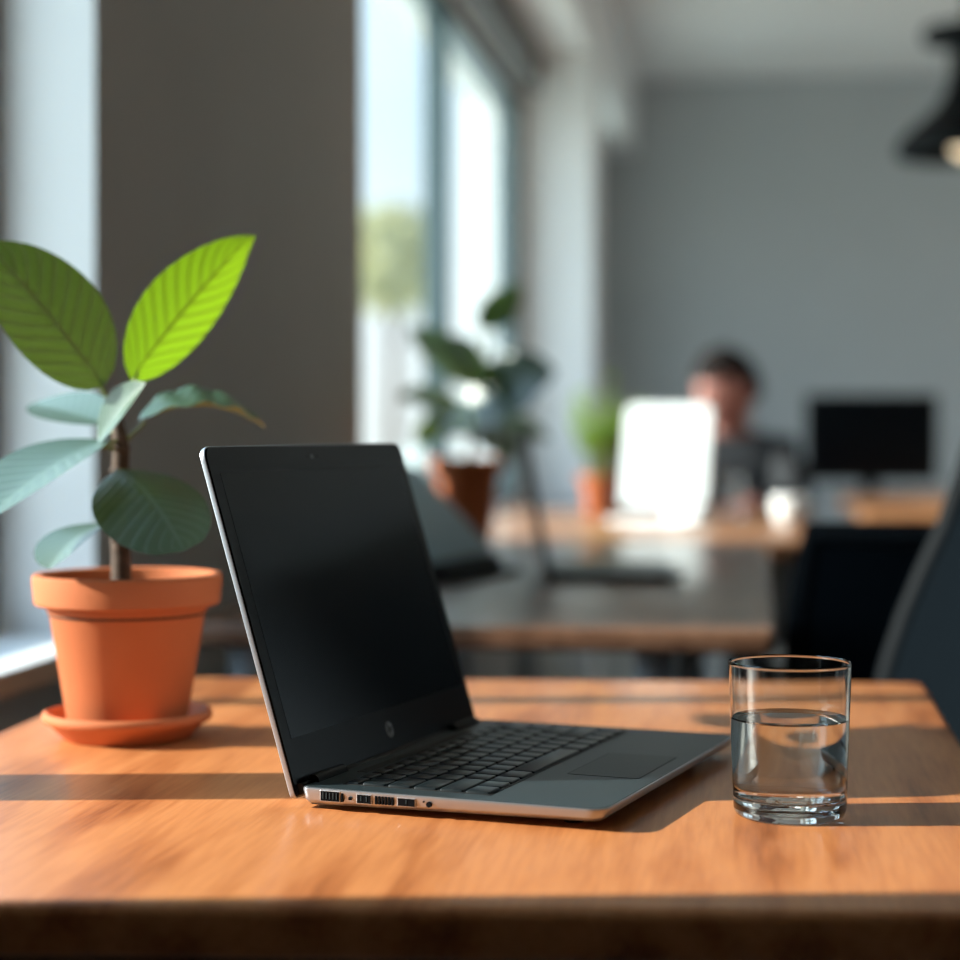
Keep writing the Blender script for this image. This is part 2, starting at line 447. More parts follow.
def window(n, y0, y1, xg, muls, sill_out):
    """frame, panes and sill of one window; muls = (y, width) of the upright bars"""
    root = empty('window_%d' % n, (xg, (y0+y1)/2, SILL)); root['kind'] = 'structure'
    cy = (y0+y1)/2
    f = bmesh.new()
    d = 0.06
    H = HEAD-SILL
    bx(-d/2, d/2, y0-cy, y1-cy, 0, 0.05, f); bx(-d/2, d/2, y0-cy, y1-cy, H-0.05, H, f)
    bx(-d/2, d/2, y0-cy, y0-cy+0.045, 0.05, H-0.05, f); bx(-d/2, d/2, y1-cy-0.045, y1-cy, 0.05, H-0.05, f)
    for (y, w) in muls: bx(-d/2, d/2, y-w/2-cy, y+w/2-cy, 0.05, H-0.05, f)
    link('window_frame', f, M['frame'], root, smooth=False)
    edges = [y0+0.045] + [v for (y, w) in muls for v in (y-w/2, y+w/2)] + [y1-0.045]
    for a, b in zip(edges[0::2], edges[1::2]):
        g = bmesh.new(); bx(-0.004, 0.004, a-cy, b-cy, 0.05, H-0.05, g)
        link('pane', g, M['pane'], root, smooth=False)
    s = bmesh.new(); bx(d/2, (WX-xg)+sill_out, y0-cy, y1-cy, -0.028, 0.0, s, bev=0.003)
    so = link('window_sill', s, [M['sill_wood'], M['white']], root, smooth=False)
    for p in so.data.polygons:
        if p.normal.z > 0.5: p.material_index = 1
    return root

window(1, W1[0], W1[1], WX-0.15, [(1.155, 0.085), (1.56, 0.03)], 0.03)
window(2, W2[0], W2[1], WX-0.045, [(5.06, 0.07)], 0.02)
window(3, W_FILL[0], W_FILL[1], WX-0.10, [(7.75, 0.05)], 0.02)  # added for fill light, hidden behind the column

bm = bmesh.new(); bx(WX, WX+0.07, W2[0], W2[1], HEAD, 2.26, bm, bev=0.01)
o = struct('trim_1', bm, M['blind'])                       # grey blind casing over the far window
bm = bmesh.new(); bx(WX, -0.545, 6.62, 6.98, 0, 2.26, bm); struct('column', bm, M['white'])
bm = bmesh.new(); bx(WX, -0.545, W2[1]-3.2, Y_BACK, 2.26, CEIL, bm); struct('trim_2', bm, M['white'])   # boxed-in beam above the windows
bm = bmesh.new(); bx(WX, WX+0.015, W1[1]+0.03, W2[0], 0, 0.10, bm); struct('baseboard_left', bm, M['white'])
bm = bmesh.new(); bx(-0.545, X_RIGHT, Y_BACK-0.015, Y_BACK, 0, 0.10, bm); struct('baseboard_back', bm, M['white'])

# outside the windows
bm = bmesh.new(); bx(-60, WX-WT, -40, 90, -0.30, -0.15, bm); struct('ground', bm, M['lawn'])

def tree(x, y, h, r, lab, m):
    root = tag(empty('tree', (x, y, -0.15)), lab, 'tree')
    t = bmesh.new(); tube(t, [(0, 0, 0), (0.05, 0.03, h*0.4), (0, 0, h*0.75)], [0.14, 0.11, 0.06], 10)
    for k in range(4):
        a = k*PI/2+0.4
        tube(t, [(0, 0, h*(0.45+0.06*k)), (math.cos(a)*r*0.5, math.sin(a)*r*0.5, h*(0.62+0.06*k))], [0.05, 0.02], 6)
    link('trunk', t, M['bark'], root)
    f = bmesh.new(); rnd = random.Random(int(x*10+y))
    for k in range(2600):
        v = Vector((rnd.gauss(0, 1), rnd.gauss(0, 1), rnd.gauss(0, 1))).normalized()*(0.55+0.45*rnd.random()**0.6)
        v *= 1 + 0.22*math.sin(v.x*7+1)*math.sin(v.y*6)*math.cos(v.z*5)
        c = Vector((v.x*r, v.y*r, h*0.80+v.z*r*1.1))
        s = 0.13+0.10*rnd.random()
        a = Vector((rnd.gauss(0, 1), rnd.gauss(0, 1), rnd.gauss(0, 1))).normalized(); b = a.orthogonal().normalized()
        f.faces.new([f.verts.new(c+q) for q in (a*s, b*s*0.5, -a*s, -b*s*0.5)])
    link('foliage', f, m, root, smooth=False)
tree(-7.5, 40, 5.8, 1.0, 'yellow-green tree outside, its leaves painted paler for haze, seen through the tall left pane of the far window', M['hazed_tree_leaf'])

# ------------------------------------------------------------------ tables
def rectxy(pts): return [Vector((p.x, p.y)) for p in pts]

def desk(name, corners, h, thick, m, legs, label, cat, r=0.012, bev=0.006, group=None, apron=None):
    """corners anticlockwise in world XY; root at the centre on the floor"""
    c = sum(corners, Vector((0, 0)))/len(corners)
    root = tag(empty(name, (c.x, c.y, 0)), label, cat, group)
    out = rounded([p-c for p in corners], r)
    b = bmesh.new(); slab(b, out, h-thick, h, bev)
    link('tabletop', b, m, root, angle=50)
    for (x, y, s, mm) in legs:
        b = bmesh.new(); box(b, (x-c.x, y-c.y, (h-thick)/2), (s, s, h-thick), None, 0.004)
        link('leg', b, mm, root)
    if apron:
        for (p, q) in apron:
            b = bmesh.new(); p_ = Vector(p)-c; q_ = Vector(q)-c; mid = (p_+q_)/2; dv = q_-p_
            box(b, (mid.x, mid.y, h-thick-0.035), (dv.length, 0.022, 0.07), Matrix.Rotation(0, 3, 'Z') , 0) if False else None
            vv = box(b, (0, 0, 0), (dv.length, 0.022, 0.07))
            bmesh.ops.rotate(b, cent=(0, 0, 0), matrix=Matrix.Rotation(math.atan2(dv.y, dv.x), 3, 'Z'), verts=vv)
            bmesh.ops.translate(b, vec=(mid.x, mid.y, h-thick-0.035), verts=vv)
            link('apron', b, mm, root)
    return root

BR = W(0.416, 1.822, 0); BL = W(-0.333, 1.862, 0)
FL = W(-0.450, 0.985, 0); FR = W(0.288, 0.952, 0)
cor = rectxy([FL, FR, BR, BL])
def lerp2(p, q, t): return p + (q-p)*t
cc = sum(cor, Vector((0, 0)))/4
legp = [lerp2(p, cc, 0.14) for p in cor]
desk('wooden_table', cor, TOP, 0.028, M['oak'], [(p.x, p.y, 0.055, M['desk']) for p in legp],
     'honey-brown wooden table in front, carrying the open laptop and the water glass', 'table', r=0.02, bev=0.007,
     apron=[(legp[0], legp[1]), (legp[1], legp[2]), (legp[2], legp[3]), (legp[3], legp[0])])

def rect(x0, x1, y0, y1): return [Vector((x0, y0)), Vector((x1, y0)), Vector((x1, y1)), Vector((x0, y1))]
MX1 = 0.025
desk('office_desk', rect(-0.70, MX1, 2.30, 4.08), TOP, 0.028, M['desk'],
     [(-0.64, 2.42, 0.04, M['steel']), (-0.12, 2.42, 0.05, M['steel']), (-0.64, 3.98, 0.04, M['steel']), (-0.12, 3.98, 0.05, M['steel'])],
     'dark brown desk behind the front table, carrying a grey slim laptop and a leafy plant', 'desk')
FY0 = 4.10
desk('office_desk', rect(-0.70, 0.135, FY0, 5.60), TOP, 0.035, M['desk2'],
     [(-0.64, FY0+0.1, 0.05, M['steel']), (0.06, FY0+0.1, 0.05, M['steel']), (-0.64, 5.5, 0.05, M['steel']), (0.06, 5.5, 0.05, M['steel'])],
     'amber wooden desk with the white laptop, where the seated person works', 'desk')
desk('office_desk', rect(0.30, 1.60, 5.45, 7.40), TOP, 0.045, M['desk2'],
     [(0.38, 5.55, 0.05, M['steel']), (1.5, 5.55, 0.05, M['steel']), (0.38, 7.3, 0.05, M['steel']), (1.5, 7.3, 0.05, M['steel'])],
     'amber wooden desk at the right under the black monitor', 'desk')

# ------------------------------------------------------------------ laptops
LW, LD = 0.302, 0.200

def key_rows():
    """(x0, x1, y0, y1) of every key; x from the user's left, y distance from the hinge"""
    u = 0.0178; x0 = 0.0175
    rows = []
    g = 0.0017
    def row(y, h, ws):
        x = x0
        for w in ws:
            rows.append((x+g/2, x+w*u-g/2, y+g/2, y+h-g/2)); x += w*u
    row(0.0225, 0.0105, [1.0]*15)
    row(0.0330, 0.0175, [1]*13+[2])
    row(0.0505, 0.0175, [1.5]+[1]*12+[1.5])
    row(0.0680, 0.0175, [1.75]+[1]*11+[2.25])
    row(0.0855, 0.0175, [2.25]+[1]*10+[2.75])
    row(0.1030, 0.0175, [1.1, 1.0, 1.0, 1.25, 5.2, 1.25, 1.1, 1.1, 1.0, 1.0])
    return rows

def laptop(loc, rz, label, tilt=17.0, shell=None, lidmat=None, screen=None, detail=True, th=0.0115, deckmat=None, group=None, bezelmat=None):
    shell = shell or M['silver']; screen = screen or M['screen']; deckmat = deckmat or M['deck']
    root = tag(empty('laptop', loc, rz), label, 'laptop', group)
    f0 = 0.0025                                     # feet lift the base
    outline = rounded([(0, -LD), (LW, -LD), (LW, 0), (0, 0)], [0.014, 0.014, 0.006, 0.006], 6)
    def thick(y): return th - 0.0035*max(0.0, (-y/LD))**1.6    # wedge: slimmer at the front
    zt = f0 + th
    def lay(d, k): return [(p.x, p.y, zt - thick(p.y)*k) for p in inset(outline, d)]
    b = bmesh.new()
    loft(b, [lay(0.010, 1.0), lay(0.0055, 0.96), lay(0.0016, 0.66), lay(0.0002, 0.16), lay(0.0004, 0.03), lay(0.0010, 0.0)])
    base = link('base', b, shell, root, angle=35)
    for (x, y) in ((0.03, -0.02), (LW-0.03, -0.02), (0.03, -LD+0.03), (LW-0.03, -LD+0.03)):
        b = bmesh.new(); zz = zt-thick(y)
        lathe(b, [(0, -zz), (0.006, -zz), (0.006, 0.001), (0, 0.001)], 16, (x, y, zz)); link('rubber_foot', b, M['rubber'], root)
    # dark top deck
    dk = [Vector((p.x, p.y)) for p in inset(outline, 0.0012)]
    b = bmesh.new(); loft(b, [[(p.x, p.y, zt-0.0006) for p in dk], [(p.x, p.y, zt+0.0003) for p in inset(dk, 0.0002)]])
    deck = link('deck', b, deckmat, root, smooth=False)
    zk = zt+0.0003
    if detail:
        b = bmesh.new(); bx(0.0165, 0.2855, -0.1215, -0.0215, zk-0.0004, zk+0.0002, b); link('keyboard_well', b, M['keyside'], deck, smooth=False)
        for (x0, x1, y0, y1) in key_rows():
            b = bmesh.new()
            o_ = rounded([(x0, -y1), (x1, -y1), (x1, -y0), (x0, -y0)], 0.0016, 3)
            loft(b, [[(p.x, p.y, zk) for p in o_], [(p.x, p.y, zk+0.0012) for p in inset(o_, 0.0002)], [(p.x, p.y, zk+0.0016) for p in inset(o_, 0.0007)]])
            link('key', b, M['key'], deck)
        b = bmesh.new(); o_ = rounded([(0.103, -0.188), (0.191, -0.188), (0.191, -0.139), (0.103, -0.139)], 0.003, 4)
        loft(b, [[(p.x, p.y, zk-0.0002) for p in o_], [(p.x, p.y, zk+0.0001) for p in o_]]); link('trackpad_groove', b, M['keyside'], deck, smooth=False)
        o2 = inset(o_, 0.0010)
        b = bmesh.new(); loft(b, [[(p.x, p.y, zk-0.0002) for p in o2], [(p.x, p.y, zk+0.0002) for p in o2]]); link('trackpad', b, M['trackpad'], deck, smooth=False)
        b = bmesh.new(); bx(0.060, 0.242, -0.0175, -0.0105, zk-0.0003, zk+0.0002, b); link('speaker_grille', b, M['keyside'], deck, smooth=False)
        # sockets on the left side
        def port(y0, y1, z0, z1, nm='port', rim=True, pins=0, m=None):
            b = bmesh.new()
            if rim: bx(-0.0001, 0.004, -y1-0.0007, -y0+0.0007, z0-0.0006, z1+0.0006, b, 0.0002)
            po = link(nm, b, M['silver'], base, smooth=False) if rim else None
            b = bmesh.new(); bx(-0.0004, 0.004, -y1, -y0, z0, z1, b)
            so = link('socket' if rim else nm, b, m or M['socket'], po or base, smooth=False)
            if pins:
                b = bmesh.new()
                for k in range(pins):
                    yy = -y0-(k+0.7)*(y1-y0)/(pins+0.4)
                    bx(-0.0007, 0.001, yy-0.0004, yy+0.0004, z0+0.0012, z1-0.0006, b)
                link('pin', b, M['trackpad'], po, smooth=False)
        z0, z1 = f0+0.0042, f0+0.0094
        port(0.0145, 0.0270, z0, z1+0.0005, pins=5)
        port(0.0285, 0.0295, z0, z1, 'port_edge', False)
        port(0.0335, 0.0352, z0+0.0015, z0+0.0032, 'indicator', False)
        port(0.0395, 0.0485, z0+0.0003, z1, pins=2)
        for k in range(6):
            y = 0.0515+k*0.0022
            port(y, y+0.0012, z0+0.0003, z1, 'vent_slot', False)
        port(0.0670, 0.0780, z0+0.0006, z1-0.0002, pins=1)
        b = bmesh.new()
        lathe(b, [(0, -0.001), (0.0017, -0.001), (0.0017, 0.0008), (0, 0.0008)], 20)
        bmesh.ops.rotate(b, cent=(0, 0, 0), matrix=Matrix.Rotation(PI/2, 3, 'Y'), verts=b.verts[:])
        bmesh.ops.translate(b, vec=(0.0003, -0.0875, f0+0.0068), verts=b.verts[:]); link('audio_jack', b, M['socket'], base)
        b = bmesh.new(); lathe(b, [(0, -0.001), (0.0005, -0.001), (0.0005, 0.0009), (0, 0.0009)], 12)
        bmesh.ops.rotate(b, cent=(0, 0, 0), matrix=Matrix.Rotation(PI/2, 3, 'Y'), verts=b.verts[:])
        bmesh.ops.translate(b, vec=(0.0003, -0.0840, f0+0.0082), verts=b.verts[:]); link('indicator', b, M['socket'], base)
    # hinge barrels and lid
    for (xa, xb) in ((0.018, 0.060), (LW-0.060, LW-0.018)):
        b = bmesh.new(); tube(b, [(xa, 0.000, zt+0.0005), (xb, 0.000, zt+0.0005)], 0.0042, 14); link('hinge', b, M['black'], root)
    b = bmesh.new(); tube(b, [(0.004, 0.0022, zt-0.0022), (LW-0.004, 0.0022, zt-0.0022)], 0.0034, 14); link('hinge_cover', b, M['black'], root)
    R = Matrix.Translation((0, 0.0046, zt-0.0005)) @ Matrix.Rotation(math.radians(-tilt), 4, 'X')   # lid stands in its own XZ plane, leaning back
    LH = 0.2225
    T = 0.0055
    ol = rounded([(0.0, -0.0075), (LW, -0.0075), (LW, LH), (0.0, LH)], [0.004, 0.004, 0.010, 0.010], 6)
    def lp(d, y): return [R @ Vector((p.x, y, p.y)) for p in inset(ol, d)]
    b = bmesh.new(); loft(b, [lp(0.0003, 0.0008), lp(0.0, 0.0018), lp(0.0006, T-0.001), lp(0.004, T)])
    lid = link('lid', b, lidmat or shell, root, angle=35)
    b = bmesh.new(); loft(b, [lp(0.0014, -0.0002), lp(0.0009, 0.0004), lp(0.0009, 0.0012)])
    bez_o = link('bezel', b, bezelmat or M['bezel'], lid, smooth=False)
    b = bmesh.new(); bxv = bx(0.0125, LW-0.0125, -0.0004, 0.001, 0.029, LH-0.0185, b)
    bmesh.ops.transform(b, matrix=R, verts=b.verts[:]); link('screen', b, screen, lid, smooth=False)
    if detail:
        for k, (xx, rr) in enumerate(((0.1465, 0.0016), (0.1545, 0.0009), (0.139, 0.0006))):
            b = bmesh.new(); lathe(b, [(0, -0.0005), (rr, -0.0005), (rr, 0.0001), (0, 0.0001)], 16)
            bmesh.ops.rotate(b, cent=(0, 0, 0), matrix=Matrix.Rotation(PI/2, 3, 'X'), verts=b.verts[:])
            bmesh.ops.transform(b, matrix=R @ Matrix.Translation((xx, -0.0004, LH-0.0095)), verts=b.verts[:])
            link('webcam' if k == 0 else 'indicator', b, M['socket'] if k else M['grey_plastic'], bez_o)
        # round badge with two slanted letters
        b = bmesh.new(); lathe(b, [(0, -0.0002), (0.0056, -0.0002), (0.0056, 0.00025), (0, 0.00025)], 40)
        bmesh.ops.rotate(b, cent=(0, 0, 0), matrix=Matrix.Rotation(PI/2, 3, 'X'), verts=b.verts[:])
        bmesh.ops.transform(b, matrix=R @ Matrix.Translation((LW/2, -0.0003, 0.0145)), verts=b.verts[:])
        badge = link('badge', b, M['logo'], bez_o)
        b = bmesh.new()
        def stroke(x0, z0, x1, z1, w=0.0009):
            d = Vector((x1-x0, 0, z1-z0)); q = Vector((w/2, 0, 0))
            p0 = Vector((x0, -0.0007, z0)); p1 = Vector((x1, -0.0007, z1))
            lo = [p0-q, p0+q, p1+q, p1-q]
            loft(b, [[v+Vector((0, 0.0004, 0)) for v in lo], lo])
        s = 0.32
        def sl(x, z): return (x+z*s, z)
        stroke(*sl(-0.0026, -0.0018), *sl(-0.0026, 0.0048)); stroke(*sl(-0.0002, -0.0018), *sl(-0.0002, 0.0016))
        stroke(*sl(-0.0026, 0.0014), *sl(-0.0002, 0.0022), 0.0012)
        stroke(*sl(0.0010, -0.0048), *sl(0.0010, 0.0018)); stroke(*sl(0.0034, -0.0014), *sl(0.0034, 0.0018))
        stroke(*sl(0.0010, 0.0018), *sl(0.0034, 0.0018), 0.0012); stroke(*sl(0.0010, -0.0014), *sl(0.0034, -0.0014), 0.0012)
        bmesh.ops.transform(b, matrix=R @ Matrix.Translation((LW/2, 0, 0.0145)), verts=b.verts[:])
        link('letters', b, M['bezel'], badge, smooth=False)
    return root

ROT = math.radians(67.9) + YAW       # the laptop's hinge line runs away from the viewer
laptop(W(-0.112, 1.214, TOP), ROT, 'open laptop with dark screen and silver edge beside the water glass on the front table')
laptop(W(0.113, 2.96, TOP), math.radians(90.5)+YAW, 'open dark grey laptop seen edge-on, on the dark brown desk', tilt=9.5, detail=False, deckmat=M['trackpad'], shell=M['grey_shell'])
# white display on a low foot, turned a little to the left
WD = tag(empty('desktop_display', W(0.460, 4.86, TOP), math.radians(-32)+YAW), 'upright white display with glowing white page, on the amber desk in front of the person', 'display')
RD = Matrix.Translation((0, -0.005, 0.045)) @ Matrix.Rotation(math.radians(-9), 4, 'X')
b = bmesh.new(); loft(b, [[RD @ Vector((p.x, y, p.y)) for p in inset(rounded([(-0.115, 0), (0.115, 0), (0.115, 0.248), (-0.115, 0.248)], 0.016), d)] for y, d in ((-0.010, 0.0015), (-0.0085, 0), (0.006, 0), (0.010, 0.004))])
body = link('display_body', b, M['whitelid'], WD)
b = bmesh.new(); loft(b, [[RD @ Vector((p.x, y, p.y)) for p in rounded([(-0.107, 0.008), (0.107, 0.008), (0.107, 0.240), (-0.107, 0.240)], 0.010)] for y in (-0.0106, -0.009)])
link('screen', b, M['page'], body, smooth=False)
b = bmesh.new(); slab(b, rounded([(-0.12, -0.10), (0.12, -0.10), (0.12, 0.07), (-0.12, 0.07)], 0.03), 0, 0.010, 0.004); link('stand_foot', b, M['whitelid'], WD)
b = bmesh.new(); box(b, (0.045, 0.012, 0.045), (0.09, 0.012, 0.080), None, 0.004); link('stand_neck', b, M['whitelid'], WD)
# tablet leaning far back on a black stand
TB = W(0.028, 3.20, TOP)
tab = tag(empty('tablet', TB, math.radians(69)+YAW), 'tablet with a reflection painted blue-grey on its screen, leaning far back on a black stand, behind the front laptop', 'tablet')
RT = Matrix.Translation((0, 0, 0.030)) @ Matrix.Rotation(math.radians(-45), 4, 'X')
b = bmesh.new(); loft(b, [[RT @ Vector((p.x, y, p.y)) for p in rounded([(-0.30, 0), (0, 0), (0, 0.205), (-0.30, 0.205)], 0.012)] for y in (0, 0.009)])
body = link('tablet_body', b, M['black'], tab)
b = bmesh.new(); loft(b, [[RT @ Vector((p.x, y, p.y)) for p in rounded([(-0.296, 0.004), (-0.004, 0.004), (-0.004, 0.201), (-0.296, 0.201)], 0.010)] for y in (-0.0006, 0.002)])
link('screen', b, M['painted_reflection'], body, smooth=False)
b = bmesh.new(); slab(b, rounded([(-0.29, -0.05), (-0.01, -0.05), (-0.01, 0.13), (-0.29, 0.13)], 0.02), 0, 0.012, 0.004)
link('stand_base', b, M['black'], tab)
b = bmesh.new(); slab(b, rounded([(-0.29, -0.015), (-0.01, -0.015), (-0.01, 0.012), (-0.29, 0.012)], 0.006), 0.010, 0.031, 0.004)
link('ledge', b, M['black'], tab)
b = bmesh.new(); tube(b, [(-0.15, 0.115, 0.010), (-0.15, 0.105, 0.115)], 0.012, 12); link('prop', b, M['black'], tab)

# ------------------------------------------------------------------ glass of water
GP = W(0.190, 1.196, TOP)
def tumbler(loc, label, name='drinking_glass', water=True, sc=1.0):
    root = tag(empty(name, loc), label, 'glass')
    H = 0.0945; ro0, ro1 = 0.0342, 0.0375; wall = 0.0013
    def ro(z): return ro0 + (ro1-ro0)*z/H
    prof = [(0, 0.0004), (ro0-0.010, 0.0004), (ro0-0.006, 0.0004), (ro0-0.0035, 0.0001), (ro0-0.0012, 0.0012), (ro0, 0.0045)]
    prof += [(ro(z), z) for z in (0.0055, 0.007, 0.012, 0.03, 0.05, 0.07, 0.088, 0.0922, 0.0932)]
    prof += [(ro1-0.0001, H-0.0008), (ro1-wall/2, H), (ro1-wall+0.0001, H-0.0008)]
    prof += [(ro(z)-wall, z) for z in (0.0932, 0.0922, 0.088, 0.07, 0.05, 0.03, 0.018, 0.0155)]
    prof += [(ro0-wall-0.0012, 0.0128), (ro0-wall-0.005, 0.0112), (ro0-wall-0.008, 0.0108), (ro0-0.016, 0.0107), (0, 0.0107)]
    prof = [(r*sc, z*sc) for r, z in prof]
    b = bmesh.new(); lathe(b, prof, 96); g = link('glass_body', b, M['tumbler'], root, angle=80)
    parts = [g]
    if water:
        e_ = 0.00012; hw = 0.0605
        pw = [(0, 0.0107-e_), (ro0-0.016, 0.0107-e_), (ro0-wall-0.008, 0.0108-e_), (ro0-wall-0.005, 0.0112-e_), (ro0-wall-0.0012+e_, 0.0128-e_*0.5)]
        pw += [(ro(z)-wall+e_, z) for z in (0.0155, 0.018, 0.03, 0.05, hw-0.0015, hw)]
        pw += [(ro(hw)-wall-0.0012, hw-0.0010), (ro(hw)-wall-0.0025, hw-0.0014), (ro(hw)-wall-0.0035, hw-0.0014), (ro(hw)-wall-0.006, hw-0.0014), (0, hw-0.0014)]
        b = bmesh.new(); lathe(b, [(r*sc, z*sc) for r, z in pw], 96); w = link('water', b, M['water'], root, angle=60)
        w['label'] = 'clear water filling two thirds of the glass'
        parts.append(w)
    return root, parts
_, gparts = tumbler(GP, 'clear tumbler two-thirds full of water on the front table')
for g in gparts: g.cycles.is_caustics_caster = True
for o in bpy.data.objects:
    if o.parent and o.parent.name == 'wooden_table' and o.name.startswith('tabletop'): o.cycles.is_caustics_receiver = True

# ------------------------------------------------------------------ leaves and plants
def leaf(parent, org, p0, p1, nrm, width, m, arch=0.0, fold=0.15, shape=(0.75, 0.85), roll=0.0, nu=10, nv=22, petiole=None, tipcurl=0.0, wave=0.0):
    """blade from p0 to p1 (world), nrm = the upper face's direction; width = full width"""
    ax = (p1-p0); L = ax.length; ax.normalize()
    n = (nrm - ax*nrm.dot(ax)).normalized()
    mid = (p0+p1)/2 + n*arch
    cen = [p0*(1-t)**2 + mid*2*t*(1-t) + p1*t*t for t in [i/nv for i in range(nv+1)]]
    a_, b_ = shape
    pk = (a_/(a_+b_)); mxv = pk**a_*(1-pk)**b_
    b = bmesh.new(); uvl = b.loops.layers.uv.new('UVMap')
    grid = []
    for i, c in enumerate(cen):
        t = i/nv
        tg = (cen[min(i+1, nv)]-cen[max(i-1, 0)]).normalized()
        lat = tg.cross(n).normalized(); nn = lat.cross(tg).normalized()
        w = width/2*max(0.015, (t**a_*(1-t)**b_/mxv))
        if t > 0.9: c = c + n*tipcurl*((t-0.9)/0.1)**2
        row = []
        for k in range(-nu//2, nu//2+1):
            s = k/(nu/2)
            h = fold*abs(s)**1.3*w + wave*w*math.sin(t*26+abs(s)*2.5)*abs(s)
            row.append((b.verts.new(c + lat*s*w + nn*h - org), (s*0.5+0.5, t)))
        grid.append(row)
    for i in range(nv):
        for k in range(nu):
            q = [grid[i][k], grid[i][k+1], grid[i+1][k+1], grid[i+1][k]]
            fc = b.faces.new([x[0] for x in q])
            for lp_, x in zip(fc.loops, q): lp_[uvl].uv = x[1]
            fc.smooth = True
    me = bpy.data.meshes.new('leaf'); b.to_mesh(me); b.free()
    # make the face normals agree with the upper side
    o = bpy.data.objects.new('leaf', me); C.objects.link(o); me.materials.append(m); o.parent = parent
    if me.polygons[len(me.polygons)//2].normal.dot(n) < 0: me.flip_normals()
    if petiole is not None:
        b = bmesh.new(); ctrl = (petiole+p0)/2 - Vector((0, 0, 0.004))
        pts = [v-org for v in bez(petiole, ctrl, p0 + ax*L*0.06, 6)]
        tube(b, pts, [0.0021*1.0, 0.002, 0.0019, 0.0018, 0.0017, 0.0016, 0.0012], 8)
        link('petiole', b, M['petiole'], o)
    return o

def pot_mesh(s=0.985, h=0.121):
    k = h/0.118
    pr = [(0, 0), (0.044, 0), (0.0455, 0.002), (0.0605, 0.0925*k), (0.0620, 0.0945*k), (0.0700, 0.0950*k), (0.0715, 0.0965*k),
          (0.0733, 0.1150*k), (0.0728, 0.1172*k), (0.0712, 0.1180*k), (0.0668, 0.1180*k), (0.0650, 0.1168*k),
          (0.0630, 0.0930*k), (0.0600, 0.0880*k), (0.0420, 0.008), (0, 0.008)]
    b = bmesh.new(); lathe(b, [(r*s, z*s) for r, z in pr], 72); return b

# front pot
SC = W(-0.2705, 1.497, TOP)
b = bmesh.new()
lathe(b, [(0, 0), (0.046, 0), (0.049, 0.0015), (0.0585, 0.0115), (0.0635, 0.0140), (0.0650, 0.0170), (0.0640, 0.0200), (0.0615, 0.0212),
          (0.0590, 0.0200), (0.0560, 0.0140), (0.0490, 0.0060), (0, 0.0055)], 72)
o = link('saucer', b, M['terra'], None, angle=50); o.location = SC
tag(o, 'round terracotta saucer under the plant pot on the front table', 'saucer')
PO = SC + Vector((0, 0, 0.0066))
plant = tag(empty('potted_plant', PO), 'rubber plant with big green leaves in a terracotta pot on the front table', 'plant')
link('pot', pot_mesh(), M['terra'], plant, angle=35)
b = bmesh.new()
lathe(b, [(0, 0.098), (0.02, 0.0985), (0.04, 0.0975), (0.0600, 0.097), (0.0596, 0.088), (0, 0.088)], 48)
rnd = random.Random(3)
for v in b.verts:
    if v.co.z > 0.09: v.co.z += rnd.uniform(-0.0012, 0.0012)
link('soil', b, M['soil'], plant)
ZS = 1.497
stem_pts = [P(122, 600, ZS), P(121, 560, ZS), P(120, 520, ZS), P(120, 480, ZS), P(121, 450, ZS), P(119, 432, ZS), P(116, 412, ZS), P(113, 400, ZS)]
b = bmesh.new(); tube(b, [p-PO for p in stem_pts], [0.0080, 0.0076, 0.0070, 0.0068, 0.0064, 0.0055, 0.0040, 0.0028], 14)
for py_ in (540, 505, 470, 448):       # leaf scars
    c_ = P(120, py_, ZS)-PO; lathe(b, [(0.0068, -0.002), (0.0086, 0.0), (0.0068, 0.002)], 14, c_)
link('stem', b, M['bark'], plant)

# 1 upper left, seen from below, lower edge lighter
leaf(plant, PO, P(104, 386, 1.49), P(-14, 243, 1.46), DIR(0.62, -0.10, 0.75), 0.078, M['leaf_olive'], arch=0.014, fold=0.22, shape=(0.62, 0.72), petiole=P(116, 412, ZS))
# 2 upper right, sun shining through
leaf(plant, PO, P(131, 380, 1.50), P(252, 234, 1.52), DIR(-0.55, 0.30, -0.75), 0.066, M['leaf_young'], arch=0.012, fold=0.20, shape=(0.66, 0.86), petiole=P(119, 420, ZS), tipcurl=-0.006)
# 3 short one behind, to the left
leaf(plant, PO, P(108, 425, 1.52), P(31, 404, 1.60), DIR(0.05, 0.75, 0.55), 0.052, M['leaf_old'], arch=0.006, fold=0.2, petiole=P(118, 432, ZS))
# 4 pale one rising over the stem towards the viewer
leaf(plant, PO, P(98, 441, 1.47), P(146, 383, 1.43), DIR(-0.65, 0.35, 0.66), 0.034, M['leaf_old'], arch=0.004, fold=0.35, petiole=P(119, 440, ZS))
# 5 long arched one to the right
leaf(plant, PO, P(138, 421, 1.50), P(266, 429, 1.53), DIR(0.05, 0.95, 0.18), 0.074, M['leaf_old'], arch=0.030, fold=0.24, petiole=P(119, 445, ZS), wave=0.05)
# 6 large pale one to the left
leaf(plant, PO, P(103, 440, 1.48), P(-16, 522, 1.40), DIR(-0.55, 0.48, 0.68), 0.090, M['leaf_old'], arch=0.012, fold=0.2, shape=(0.7, 0.8), petiole=P(120, 448, ZS))
# 7 broad dark one at the front right
leaf(plant, PO, P(118, 469, 1.47), P(184, 551, 1.405), DIR(0.40, 0.40, 0.80), 0.084, M['leaf_old'], arch=0.018, fold=-0.22, shape=(0.55, 0.50), petiole=P(121, 505, ZS))
# 8 small pale one at the lower left
leaf(plant, PO, P(106, 523, 1.47), P(49, 569, 1.42), DIR(-0.58, 0.42, 0.70), 0.062, M['leaf_old'], arch=0.012, fold=0.16, shape=(0.6, 0.6), petiole=P(121, 535, ZS))

